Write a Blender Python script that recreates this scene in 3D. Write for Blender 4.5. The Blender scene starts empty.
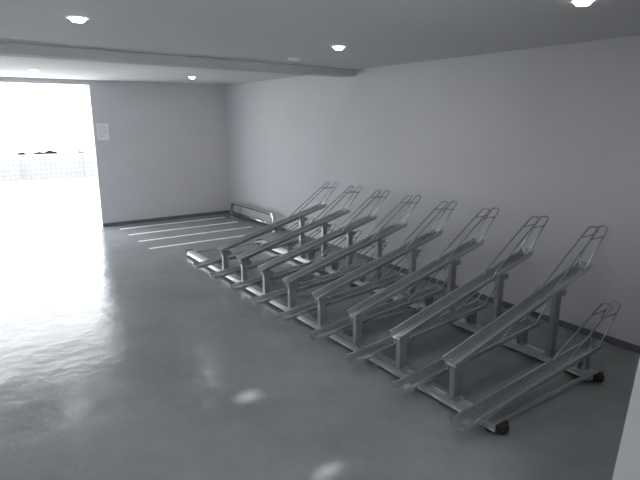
import bpy, bmesh, math, random
from mathutils import Vector, Matrix
random.seed(4)
sc = bpy.context.scene
sc.view_settings.view_transform = 'Standard'
sc.view_settings.exposure = 0.85
COL = bpy.context.collection

# ---------------------------------------------------------------- materials
def new_mat(name):
    m = bpy.data.materials.new(name); m.use_nodes = True
    nt = m.node_tree
    return m, nt, nt.nodes['Principled BSDF']

def simple(name, col, rough=0.5, metal=0.0, var=0.0, scale=8.0, bump=0.0, bscale=60, rvar=0.0, detail=4):
    m, nt, b = new_mat(name)
    b.inputs['Base Color'].default_value = (*col, 1)
    b.inputs['Roughness'].default_value = rough
    b.inputs['Metallic'].default_value = metal
    tc = nt.nodes.new('ShaderNodeTexCoord')
    if var > 0 or rvar > 0:
        n = nt.nodes.new('ShaderNodeTexNoise'); n.inputs['Scale'].default_value = scale
        n.inputs['Detail'].default_value = detail
        nt.links.new(tc.outputs['Object'], n.inputs['Vector'])
        if var > 0:
            r = nt.nodes.new('ShaderNodeValToRGB')
            r.color_ramp.elements[0].position = 0.3; r.color_ramp.elements[1].position = 0.7
            r.color_ramp.elements[0].color = (*[max(0, c * (1 - var)) for c in col], 1)
            r.color_ramp.elements[1].color = (*[min(1, c * (1 + var)) for c in col], 1)
            nt.links.new(n.outputs['Fac'], r.inputs['Fac'])
            nt.links.new(r.outputs['Color'], b.inputs['Base Color'])
        if rvar > 0:
            mr = nt.nodes.new('ShaderNodeMapRange')
            mr.inputs['From Min'].default_value = 0.3; mr.inputs['From Max'].default_value = 0.7
            mr.inputs['To Min'].default_value = max(0, rough - rvar); mr.inputs['To Max'].default_value = rough + rvar
            nt.links.new(n.outputs['Fac'], mr.inputs['Value'])
            nt.links.new(mr.outputs['Result'], b.inputs['Roughness'])
    if bump > 0:
        n2 = nt.nodes.new('ShaderNodeTexNoise'); n2.inputs['Scale'].default_value = bscale
        n2.inputs['Detail'].default_value = 6
        nt.links.new(tc.outputs['Object'], n2.inputs['Vector'])
        bp = nt.nodes.new('ShaderNodeBump'); bp.inputs['Strength'].default_value = bump
        bp.inputs['Distance'].default_value = 0.01
        nt.links.new(n2.outputs['Fac'], bp.inputs['Height'])
        nt.links.new(bp.outputs['Normal'], b.inputs['Normal'])
    return m

def emit(name, col, s):
    m, nt, b = new_mat(name)
    b.inputs['Base Color'].default_value = (*col, 1)
    b.inputs['Emission Color'].default_value = (*col, 1)
    b.inputs['Emission Strength'].default_value = s
    return m

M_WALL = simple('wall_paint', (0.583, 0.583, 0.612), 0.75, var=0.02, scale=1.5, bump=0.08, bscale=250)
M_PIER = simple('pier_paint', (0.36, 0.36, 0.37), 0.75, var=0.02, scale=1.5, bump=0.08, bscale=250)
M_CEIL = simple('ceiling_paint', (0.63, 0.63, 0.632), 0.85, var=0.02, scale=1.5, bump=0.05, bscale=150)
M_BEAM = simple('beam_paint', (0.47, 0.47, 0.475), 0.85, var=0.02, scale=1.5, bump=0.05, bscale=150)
M_BASE = simple('baseboard_vinyl', (0.13, 0.135, 0.14), 0.45, var=0.08, scale=4)
M_GALV = simple('galvanised_steel', (0.56, 0.575, 0.585), 0.27, metal=0.86, var=0.05, scale=4, detail=3)
M_POST = simple('galvanised_post', (0.42, 0.43, 0.44), 0.32, metal=0.82, var=0.05, scale=4, detail=3)
M_RAIL = simple('galvanised_rail', (0.58, 0.595, 0.60), 0.30, metal=0.8, var=0.05, scale=4)
M_WIRE = simple('zinc_wire', (0.50, 0.51, 0.52), 0.26, metal=0.9, var=0.05, scale=20)
M_CHROME = simple('bright_tube', (0.72, 0.73, 0.74), 0.2, metal=0.97, var=0.05, scale=20)
M_RUB = simple('black_rubber', (0.02, 0.02, 0.02), 0.6, var=0.2, scale=30)
M_LINE = simple('white_floor_paint', (0.92, 0.92, 0.92), 0.6, var=0.02, scale=12)
M_CONC = simple('pale_concrete', (0.75, 0.74, 0.71), 0.85, var=0.04, scale=2)
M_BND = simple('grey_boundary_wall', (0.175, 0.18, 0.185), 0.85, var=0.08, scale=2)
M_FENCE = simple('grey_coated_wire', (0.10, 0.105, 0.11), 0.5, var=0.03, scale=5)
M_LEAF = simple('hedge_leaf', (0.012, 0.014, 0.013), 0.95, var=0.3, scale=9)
M_LEAF.node_tree.nodes['Principled BSDF'].inputs['Specular IOR Level'].default_value = 0.05
M_PLAST = simple('white_plastic', (0.78, 0.78, 0.77), 0.4, var=0.02, scale=8)
M_LED = emit('led_diffuser', (1.0, 0.97, 0.92), 5.5)

def floor_mat():
    m, nt, b = new_mat('grey_epoxy_floor')
    L = nt.links.new
    tc = nt.nodes.new('ShaderNodeTexCoord')
    n1 = nt.nodes.new('ShaderNodeTexNoise'); n1.inputs['Scale'].default_value = 1.2; n1.inputs['Detail'].default_value = 9
    n1.inputs['Roughness'].default_value = 0.7
    L(tc.outputs['Object'], n1.inputs['Vector'])
    r = nt.nodes.new('ShaderNodeValToRGB')
    r.color_ramp.elements[0].position = 0.28; r.color_ramp.elements[1].position = 0.72
    r.color_ramp.elements[0].color = (0.222, 0.238, 0.250, 1)
    r.color_ramp.elements[1].color = (0.332, 0.350, 0.365, 1)
    L(n1.outputs['Fac'], r.inputs['Fac']); L(r.outputs['Color'], b.inputs['Base Color'])
    n2 = nt.nodes.new('ShaderNodeTexNoise'); n2.inputs['Scale'].default_value = 1.8; n2.inputs['Detail'].default_value = 9
    n2.inputs['Roughness'].default_value = 0.7; n2.inputs['Distortion'].default_value = 0.4
    L(tc.outputs['Object'], n2.inputs['Vector'])
    mr = nt.nodes.new('ShaderNodeMapRange')
    mr.inputs['From Min'].default_value = 0.3; mr.inputs['From Max'].default_value = 0.7
    mr.inputs['To Min'].default_value = 0.14; mr.inputs['To Max'].default_value = 0.255
    L(n2.outputs['Fac'], mr.inputs['Value']); L(mr.outputs['Result'], b.inputs['Roughness'])
    b.inputs['Specular IOR Level'].default_value = 0.23
    n3 = nt.nodes.new('ShaderNodeTexNoise'); n3.inputs['Scale'].default_value = 2.6; n3.inputs['Detail'].default_value = 6
    n3.inputs['Roughness'].default_value = 0.52
    L(tc.outputs['Object'], n3.inputs['Vector'])
    bp = nt.nodes.new('ShaderNodeBump'); bp.inputs['Strength'].default_value = 0.55; bp.inputs['Distance'].default_value = 0.02
    L(n3.outputs['Fac'], bp.inputs['Height']); L(bp.outputs['Normal'], b.inputs['Normal'])
    return m
M_FLOOR = floor_mat()

# ---------------------------------------------------------------- mesh helpers
def finish(bm, name, mat, loc=(0, 0, 0), parent=None, smooth=False, bevel=0.0):
    me = bpy.data.meshes.new(name)
    bmesh.ops.recalc_face_normals(bm, faces=bm.faces)
    bm.to_mesh(me); bm.free()
    if smooth:
        for p in me.polygons: p.use_smooth = True
    ob = bpy.data.objects.new(name, me)
    COL.objects.link(ob)
    me.materials.append(mat)
    ob.location = loc
    if parent: ob.parent = parent
    if bevel > 0:
        md = ob.modifiers.new('bevel', 'BEVEL'); md.width = bevel; md.segments = 2; md.limit_method = 'ANGLE'
    return ob

def add_box(bm, lo, hi):
    lo = Vector(lo); hi = Vector(hi)
    c = (lo + hi) / 2; s = hi - lo
    return bmesh.ops.create_cube(bm, size=1, matrix=Matrix.Translation(c) @ Matrix.Diagonal((*s, 1)))['verts']

def add_cyl(bm, c, r, h, seg=20, r2=None, axis='Z'):
    rot = Matrix.Identity(4)
    if axis == 'X': rot = Matrix.Rotation(math.pi / 2, 4, 'Y')
    if axis == 'Y': rot = Matrix.Rotation(math.pi / 2, 4, 'X')
    bmesh.ops.create_cone(bm, cap_ends=True, segments=seg, radius1=r, radius2=r if r2 is None else r2,
                          depth=h, matrix=Matrix.Translation(Vector(c)) @ rot)

def fillet(pts, rad, n=6):
    pts = [Vector(p) for p in pts]
    out = [pts[0]]
    for i in range(1, len(pts) - 1):
        a, b, c = pts[i - 1], pts[i], pts[i + 1]
        r = min(rad, (a - b).length * 0.49, (c - b).length * 0.49)
        p0 = b + (a - b).normalized() * r; p2 = b + (c - b).normalized() * r
        for k in range(n + 1):
            t = k / n
            out.append((1 - t) ** 2 * p0 + 2 * t * (1 - t) * b + t * t * p2)
    out.append(pts[-1])
    return out

def add_tube(bm, pts, rad, seg=10):
    pts = [Vector(p) for p in pts]
    rings = []
    up = None
    for i, p in enumerate(pts):
        if i == 0: t = pts[1] - pts[0]
        elif i == len(pts) - 1: t = pts[-1] - pts[-2]
        else: t = (pts[i + 1] - pts[i]).normalized() + (pts[i] - pts[i - 1]).normalized()
        t.normalize()
        if up is None:
            up = Vector((0, 0, 1)) if abs(t.z) < 0.9 else Vector((1, 0, 0))
        n = (up - t * up.dot(t)).normalized()
        up = n
        bb = t.cross(n)
        rings.append([bm.verts.new(p + (n * math.cos(a) + bb * math.sin(a)) * rad)
                      for a in [2 * math.pi * k / seg for k in range(seg)]])
    for i in range(len(rings) - 1):
        for k in range(seg):
            bm.faces.new((rings[i][k], rings[i][(k + 1) % seg], rings[i + 1][(k + 1) % seg], rings[i + 1][k]))
    bm.faces.new(rings[0][::-1]); bm.faces.new(rings[-1])

def struct(ob, label):
    ob['kind'] = 'structure'; ob['label'] = label; ob['category'] = ob.name.split('_')[0]
    return ob

def box_obj(name, lo, hi, mat, bevel=0):
    bm = bmesh.new()
    lo = Vector(lo); hi = Vector(hi)
    c = Vector(((lo.x + hi.x) / 2, (lo.y + hi.y) / 2, lo.z))
    add_box(bm, lo - c, hi - c)
    return finish(bm, name, mat, c, bevel=bevel)

# ---------------------------------------------------------------- room shell
H = 2.72
OY0, OY1 = -2.66, -6.3     # opening in back wall
XE = 14.0; YL = -7.2
struct(box_obj('floor', (-0.25, YL, -0.2), (XE, 0.0, 0.0), M_FLOOR), 'glossy grey epoxy-painted concrete floor')
struct(box_obj('ceiling', (-0.25, YL - .2, H), (XE, 0.2, H + 0.3), M_CEIL), 'flat pale grey painted ceiling')
struct(box_obj('wall_right', (-0.25, 0.0, -0.2), (XE, 0.2, H), M_WALL), 'long plain pale lilac-grey painted wall')
struct(box_obj('wall_back', (-0.25, OY0, 0.0), (0.0, 0.0, H), M_WALL), 'pale grey painted end wall beside the opening')
struct(box_obj('wall_back_lintel', (-0.25, OY1, H - 0.08), (0.0, OY0, H), M_WALL), 'shallow lintel over the wide opening')
struct(box_obj('wall_back_far', (-0.25, YL, 0.0), (0.0, OY1, H), M_WALL), 'pale grey painted end wall')
# unseen side wall; two openings added to throw sun patches on the floor
bm = bmesh.new()
zv0, zv1 = 1.98, 2.14
add_box(bm, (-0.25, YL - .2, -0.2), (XE, YL, zv0)); add_box(bm, (-0.25, YL - .2, zv1), (XE, YL, H))
xs = [-0.25, 7.66, 7.82, 8.73, 8.83, XE]
for a, b_ in ((0, 1), (2, 3), (4, 5)):
    add_box(bm, (xs[a], YL - .2, zv0), (xs[b_], YL, zv1))
struct(finish(bm, 'wall_left', M_WALL), 'pale grey painted side wall with small openings added for sun patches')
struct(box_obj('wall_entrance', (XE, -3.6, -0.2), (XE + .2, 0.2, H), M_WALL), 'pale grey painted wall beside the entrance')
# slightly tapered white pier next to the camera
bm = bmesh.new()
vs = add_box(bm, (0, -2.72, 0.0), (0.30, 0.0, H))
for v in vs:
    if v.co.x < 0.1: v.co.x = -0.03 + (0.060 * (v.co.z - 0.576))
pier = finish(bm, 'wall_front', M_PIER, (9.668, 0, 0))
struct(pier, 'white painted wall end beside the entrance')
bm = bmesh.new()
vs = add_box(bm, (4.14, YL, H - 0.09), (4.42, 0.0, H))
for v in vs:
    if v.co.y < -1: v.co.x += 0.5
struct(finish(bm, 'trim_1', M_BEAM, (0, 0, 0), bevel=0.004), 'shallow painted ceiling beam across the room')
struct(box_obj('baseboard_back', (0.0, OY0, 0.0), (0.012, -0.012, 0.065), M_BASE), 'dark grey vinyl baseboard')
struct(box_obj('baseboard_right', (0.0, -0.012, 0.0), (9.6, 0.0, 0.065), M_BASE), 'dark grey vinyl baseboard')

# floor lines
for i, x in enumerate([0.42, 1.03, 1.64, 2.25]):
    o = box_obj('parking_line', (x - 0.035, -2.45, 0.0005), (x + 0.035, -0.30, 0.003), M_LINE)
    o['label'] = 'thin white painted parking line on grey floor'; o['category'] = 'floor marking'
    o['group'] = 'white parking lines on the floor'

# ---------------------------------------------------------------- bicycle rack
YF, YR = -2.06, -0.85
RX0, RX1 = 3.02, 8.64
PITCH = 0.567
rack = bpy.data.objects.new('bicycle_rack', None); COL.objects.link(rack)
rack.location = ((RX0 + RX1) / 2, (YF + YR) / 2, 0)
rack.empty_display_size = 0.3
rack['label'] = 'galvanised steel bicycle rack with alternating high and low wheel trays'
rack['category'] = 'bike rack'
RO = Vector(rack.location)

def rail(name, y):
    bm = bmesh.new()
    hx = (RX1 - RX0) / 2
    # hat section rail
    add_box(bm, (-hx, -0.048, 0.03), (hx, 0.048, 0.075))
    add_box(bm, (-hx, -0.064, 0.03), (hx, 0.064, 0.036))
    add_box(bm, (-hx, -0.012, 0.075), (hx, 0.012, 0.080))
    x = -hx + 0.14
    while x < hx:
        add_cyl(bm, (x, -0.03, 0.079), 0.009, 0.008, 6)
        add_cyl(bm, (x, 0.03, 0.079), 0.009, 0.008, 6)
        x += 0.3
    return finish(bm, name, M_RAIL, (0, y - RO.y, 0), rack, bevel=0.003)
rail('front_rail', YF); rail('rear_rail', YR)

for y in (YF, YR):
    for x in (RX0, RX1):
        bm = bmesh.new()
        s = 1 if x == RX1 else -1
        add_box(bm, (-0.012, -0.055, 0.024), (0.012, 0.055, 0.082))
        add_cyl(bm, (s * 0.02, 0, 0.05), 0.034, 0.03, 20, axis='X')
        e = finish(bm, 'end_cap', M_RUB, (x - RO.x + s * 0.012, y - RO.y, 0), rack, bevel=0.004)
        e['label'] = 'black rubber end cap'
nf = 6
for y in (YF, YR):
    for k in range(nf):
        x = RX0 + 0.06 + (RX1 - RX0 - 0.12) * k / (nf - 1)
        bm = bmesh.new()
        add_cyl(bm, (0, 0, 0.008), 0.05, 0.016, 24, r2=0.042)
        add_cyl(bm, (0, 0, 0.024), 0.018, 0.02, 12)
        f = finish(bm, 'foot', M_RUB, (x - RO.x, y - RO.y, 0), rack)
        f['label'] = 'round black rubber foot'
for x in (RX0 + 0.05, 4.93, 6.73, RX1 - 0.05):
    bm = bmesh.new()
    L2 = (YR - YF) / 2 - 0.048
    add_box(bm, (-0.015, -L2, 0.036), (0.015, L2, 0.062))
    add_box(bm, (-0.035, -L2 - 0.0, 0.030), (0.035, -L2 + 0.05, 0.072))
    add_box(bm, (-0.035, L2 - 0.05, 0.030), (0.035, L2, 0.072))
    finish(bm, 'cross_bar', M_RAIL, (x - RO.x, 0, 0), rack, bevel=0.003)

def tray_mesh(bm, path, w=0.057, d=0.052, lip=0.012):
    # open sheet-metal channel swept in the YZ plane
    outer = [(-w - lip, d - .014), (-w - lip, d), (-w + .003, d), (-w * .84 + .003, .003), (w * .84 - .003, .003), (w - .003, d), (w + lip, d), (w + lip, d - .014)]
    under = [(-w - lip + .003, d - .014), (-w - lip + .003, d - .003), (-w, d - .003), (-w * .84, 0), (w * .84, 0), (w, d - .003), (w + lip - .003, d - .003), (w + lip - .003, d - .014)]
    loop = outer + under[::-1]
    rings = []
    n = len(path)
    for i, (y, z, sc_) in enumerate(path):
        a = path[max(0, i - 1)]; b = path[min(n - 1, i + 1)]
        t = Vector((0, b[0] - a[0], b[1] - a[1])).normalized()
        nn = Vector((0, -t.z, t.y))
        rings.append([bm.verts.new(Vector((px * sc_, y, z)) + nn * pz) for px, pz in loop])
    m = len(loop)
    for i in range(n - 1):
        for k in range(m):
            bm.faces.new((rings[i][k], rings[i][(k + 1) % m], rings[i + 1][(k + 1) % m], rings[i + 1][k]))
    for r in (rings[0], rings[-1]):
        h = m // 2
        for k in range(h - 1):
            bm.faces.new((r[k], r[k + 1], r[m - 2 - k], r[m - 1 - k]))

def make_tray(kind, X):
    if kind == 'low':
        y0, z0, y1, z1 = -2.36, 0.083, -0.68, 0.225
        kink = (-2.24, 0.088)
    else:
        y0, z0, y1, z1 = -2.12, 0.338, -0.45, 0.782
        kink = (-2.05, 0.358)
    oy = (y0 + y1) / 2
    def P(y):
        t = (y - kink[0]) / (y1 - kink[0]); return kink[1] + t * (z1 - kink[1])
    bm = bmesh.new()
    path = [(y0 - oy, z0, 1.06), (kink[0] - oy - 0.03, kink[1] - 0.009, 1.03), (kink[0] - oy + 0.03, P(kink[0] + 0.03), 1.0)]
    for k in range(1, 5):
        y = kink[0] + (y1 - kink[0]) * k / 4
        path.append((y - oy, P(y), 1.0))
    tray_mesh(bm, path)
    # rear stop plate
    add_box(bm, (-0.044, y1 - oy - 0.004, z1), (0.044, y1 - oy, z1 + 0.06))
    tray = finish(bm, 'wheel_tray', M_GALV, (X - RO.x, oy - RO.y, 0), rack)
    tray['label'] = 'high sloping galvanised wheel tray on posts' if kind == 'high' else 'low galvanised wheel tray near the floor'
    # holder: two bent rods, tapering towards the top
    bm = bmesh.new()
    w = 0.051; wt = 0.042
    if kind == 'high':
        ya, yt, zt = -1.02, -0.37, 1.14
        yb, ye, ze = -0.56, -0.22, 1.13
    else:
        ya, yt, zt = -1.22, -0.58, 0.57
        yb, ye, ze = -0.76, -0.44, 0.56
    add_tube(bm, fillet([(-w, ya - oy, P(ya) + .03), (-w, ya - oy + .03, P(ya) + 0.08), (-wt, yt - oy, zt), (wt, yt - oy, zt),
                         (w, ya - oy + .03, P(ya) + 0.08), (w, ya - oy, P(ya) + .03)], 0.045, 5), 0.0072, 8)
    add_tube(bm, fillet([(-w, yb - oy, P(yb) + .03), (-wt, ye - oy, ze), (wt, ye - oy, ze), (w, yb - oy, P(yb) + .03)], 0.045, 5), 0.0072, 8)
    # short cross link joining the two loops near the top
    for s in (-1, 1):
        f2 = 0.22
        p1 = Vector((s * (wt + (w - wt) * f2), ye - oy + (yb - ye) * f2, ze + (P(yb) + .03 - ze) * f2))
        f1 = (zt - p1.z) / (zt - P(ya) - .08)
        p0 = Vector((s * (wt + (w - wt) * f1), yt - oy + (ya + .03 - yt) * f1, p1.z))
        add_tube(bm, [p0, p1], 0.0058, 8)
    finish(bm, 'wheel_holder', M_WIRE, (0, 0, 0), tray, smooth=True)['label'] = 'bent round-steel wire wheel holder'
    # supports
    if kind == 'high':
        for y, nm in ((YF, 'front_post'), (YR, 'rear_post')):
            bm = bmesh.new()
            zt_ = P(y) - 0.005
            wx, wy = 0.023, 0.034
            yy = y - oy
            # u-channel post: web and two flanges
            add_box(bm, (wx - 0.004, yy - wy, 0.08), (wx, yy + wy, zt_))
            add_box(bm, (-wx, yy - wy, 0.08), (wx - 0.0045, yy - wy + 0.004, zt_))
            add_box(bm, (-wx, yy + wy - 0.004, 0.08), (wx - 0.0045, yy + wy, zt_))
            # base plate + saddle
            add_box(bm, (-0.055, yy - 0.05, 0.080), (0.055, yy + 0.05, 0.088))
            for sx in (-0.043, 0.043):
                add_cyl(bm, (sx, yy, 0.094), 0.009, 0.012, 6)
            add_box(bm, (-0.034, yy - 0.05, zt_ - 0.060), (-0.029, yy + 0.08, zt_ - 0.012))
            add_box(bm, (0.029, yy - 0.05, zt_ - 0.060), (0.034, yy + 0.08, zt_ - 0.012))
            finish(bm, nm, M_POST, (0, 0, 0), tray)
    else:
        bm = bmesh.new()
        yy = YR - oy; zt_ = P(YR) - 0.004
        add_box(bm, (-0.03, yy - 0.035, 0.08), (-0.026, yy + 0.035, zt_))
        add_box(bm, (0.026, yy - 0.035, 0.08), (0.03, yy + 0.035, zt_))
        add_box(bm, (-0.026, yy - 0.035, 0.08), (0.026, yy + 0.035, 0.085))
        finish(bm, 'bracket', M_POST, (0, 0, 0), tray)
    return tray

tl = make_tray('low', 8.53)
th = make_tray('high', 8.24)
def dup(src, X):
    c = src.copy(); COL.objects.link(c); c.parent = rack
    c.location = src.location.copy(); c.location.x = X - RO.x
    for ch in src.children:
        cc = ch.copy(); COL.objects.link(cc); cc.parent = c
    return c
bpy.context.view_layer.update()
for k in range(1, 9): dup(tl, 8.53 - PITCH * k)
for k in range(1, 8): dup(th, 8.24 - (PITCH - 0.006) * k)

# ---------------------------------------------------------------- low pipe guard
bm = bmesh.new()
add_tube(bm, fillet([(-0.9, 0, 0.0), (-0.9, 0, 0.33), (0.9, 0, 0.33), (0.9, 0, 0.0)], 0.22, 12), 0.042, 18)
for s in (-0.9, 0.9):
    add_cyl(bm, (s, 0, 0.005), 0.07, 0.01, 24)
gb = finish(bm, 'pipe_guard', M_CHROME, (1.40, -0.16, 0), smooth=True)
gb['label'] = 'low bent steel pipe guard with curved ends along the wall'; gb['category'] = 'guard rail'
bm = bmesh.new()
add_tube(bm, [(-0.9, 0, 0.12), (0.9, 0, 0.12)], 0.02, 14)
finish(bm, 'lower_pipe', M_CHROME, (0, 0, 0), gb, smooth=True)

# ---------------------------------------------------------------- notice paper
bm = bmesh.new()
add_box(bm, (0, -0.105, -0.15), (0.003, 0.105, 0.15))
n = finish(bm, 'paper_notice', simple('paper', (0.82, 0.82, 0.84), 0.7, var=0.02, scale=5), (0.0, -2.50, 1.80))
n['label'] = 'white printed paper notice taped to the wall'; n['category'] = 'notice'
bm = bmesh.new()
for i in range(8):
    z = 0.11 - i * 0.028
    add_box(bm, (0.003, -0.08, z - 0.004), (0.0035, 0.08 - random.random() * 0.05, z + 0.004))
finish(bm, 'printed_lines', simple('grey_ink', (0.52, 0.52, 0.54), 0.7, var=0.02), (0, 0, 0), n)

# ---------------------------------------------------------------- downlights
for (x, y) in [(6.42, -4.0), (6.25, -1.65), (8.68, -1.68), (1.78, -3.74), (1.80, -1.40), (8.68, -4.0)]:
    bm = bmesh.new()
    seg = 32; ro, ri = 0.078, 0.058
    a = [(math.cos(2 * math.pi * k / seg), math.sin(2 * math.pi * k / seg)) for k in range(seg)]
    r1 = [bm.verts.new((c * ro, s * ro, 0)) for c, s in a]
    r2 = [bm.verts.new((c * (ro - .004), s * (ro - .004), -0.006)) for c, s in a]
    r3 = [bm.verts.new((c * ri, s * ri, -0.006)) for c, s in a]
    r4 = [bm.verts.new((c * ri, s * ri, 0)) for c, s in a]
    for A, B in ((r1, r2), (r2, r3), (r3, r4), (r4, r1)):
        for k in range(seg):
            bm.faces.new((A[k], A[(k + 1) % seg], B[(k + 1) % seg], B[k]))
    d = finish(bm, 'ceiling_downlight', M_PLAST, (x, y, H), smooth=False)
    d['label'] = 'small round glowing white ceiling downlight'; d['category'] = 'ceiling light'; d['group'] = 'round ceiling downlights'
    bm = bmesh.new(); add_cyl(bm, (0, 0, -0.004), 0.058, 0.008, 32, r2=0.058)
    add_cyl(bm, (0, 0, -0.018), 0.036, 0.022, 32, r2=0.056)
    finish(bm, 'diffuser', M_LED, (0, 0, 0), d)
    ld = bpy.data.lights.new('downlight_lamp', 'AREA'); ld.shape = 'DISK'; ld.size = 0.08; ld.energy = 2.0
    ld.color = (1, 0.96, 0.90)
    lo = bpy.data.objects.new('downlight_lamp', ld); COL.objects.link(lo); lo.parent = d; lo.location = (0, 0, -0.032)

bm = bmesh.new(); add_cyl(bm, (0, 0, -0.008), 0.075, 0.016, 28, r2=0.08); add_cyl(bm, (0, 0, -0.022), 0.045, 0.014, 20)
s = finish(bm, 'ceiling_detector', M_PLAST, (5.15, -1.46, H)); s['label'] = 'flat round pale ceiling detector'; s['category'] = 'detector'

# ---------------------------------------------------------------- outside
o = struct(box_obj('floor_outside', (-30, -25, -0.25), (-0.25, 12, -0.02), M_CONC), 'sun-bleached pale concrete yard outside'); 
fence = bpy.data.objects.new('mesh_fence', None); COL.objects.link(fence); fence.location = (-8.9, -5, -0.02)
fence['label'] = 'pale wire mesh fence at the edge of the yard'; fence['category'] = 'fence'
bm = bmesh.new()
for i in range(-50, 51):
    add_box(bm, (-0.006, i * 0.15 - 0.006, 0.10), (0.006, i * 0.15 + 0.006, 0.75))
for z in (0.10, 0.26, 0.42, 0.58, 0.75):
    add_box(bm, (-0.007, -7.5, z - 0.008), (0.007, 7.5, z + 0.008))
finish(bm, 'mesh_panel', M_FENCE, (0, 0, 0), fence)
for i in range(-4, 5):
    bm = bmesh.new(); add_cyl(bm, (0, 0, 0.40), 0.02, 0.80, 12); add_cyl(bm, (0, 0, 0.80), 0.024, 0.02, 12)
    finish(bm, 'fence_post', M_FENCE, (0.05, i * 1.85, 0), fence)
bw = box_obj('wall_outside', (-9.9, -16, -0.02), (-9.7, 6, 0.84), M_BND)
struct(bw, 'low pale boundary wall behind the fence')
# hedge: irregular crown so that it shows as a broken dark line above the wall
bm = bmesh.new()
def crown(y): return 0.86 + 0.045 * math.sin(y * 2.9) + 0.04 * math.sin(y * 6.7 + 1) + 0.03 * math.sin(y * 13.1)
N = 400
front = []; back = []; fb = []; bb = []
for i in range(N + 1):
    y = -10 + 20 * i / N
    z = crown(y) + random.uniform(-0.02, 0.02)
    front.append(bm.verts.new((0.15, y, z))); back.append(bm.verts.new((-0.15, y, z)))
    fb.append(bm.verts.new((0.15, y, 0))); bb.append(bm.verts.new((-0.15, y, 0)))
for i in range(N):
    bm.faces.new((front[i], front[i + 1], back[i + 1], back[i]))
    bm.faces.new((fb[i], fb[i + 1], front[i + 1], front[i]))
    bm.faces.new((bb[i], back[i], back[i + 1], bb[i + 1]))
for i in range(1600):
    y = random.uniform(-10, 10)
    z = crown(y) + random.uniform(-0.03, 0.07)
    x = random.uniform(-0.2, 0.2)
    m = Matrix.Translation((x, y, z)) @ Matrix.Rotation(random.random() * 6, 4, 'X') @ Matrix.Rotation(random.random() * 6, 4, 'Z')
    q = 0.06
    v = [bm.verts.new(m @ Vector(p)) for p in ((-q, 0, 0), (0, -q * .5, 0), (q, 0, 0), (0, q * .5, 0))]
    bm.faces.new(v)
hd = finish(bm, 'hedge', M_LEAF, (-10.27, -5, -0.02)); hd['label'] = 'low dark clipped hedge behind the boundary wall'; hd['category'] = 'hedge'; hd['kind'] = 'stuff'

# ---------------------------------------------------------------- world
w = bpy.data.worlds.new('sky'); sc.world = w; w.use_nodes = True
bg = w.node_tree.nodes['Background']
bg.inputs[0].default_value = (0.935, 0.965, 1.0, 1); bg.inputs[1].default_value = 4.0
sd = bpy.data.lights.new('sun', 'SUN'); sd.energy = 4.5; sd.angle = 0.02
so = bpy.data.objects.new('sun', sd); COL.objects.link(so)
so.rotation_euler = Vector((-0.1, 0.85, -0.43)).to_track_quat('-Z', 'Y').to_euler()
so.location = (8, -16, 8)

# ---------------------------------------------------------------- camera
cd = bpy.data.cameras.new('camera'); cam = bpy.data.objects.new('camera', cd); COL.objects.link(cam)
f = 520.0
cd.sensor_width = 36; cd.lens = f / 640 * 36
yaw = math.radians(34.6); pit = math.radians(13.2)
cam.location = (10.5, -4.8, 2.05)
F = Vector((-math.cos(yaw) * math.cos(pit), math.sin(yaw) * math.cos(pit), -math.sin(pit)))
cam.rotation_euler = F.to_track_quat('-Z', 'Y').to_euler()
sc.camera = cam
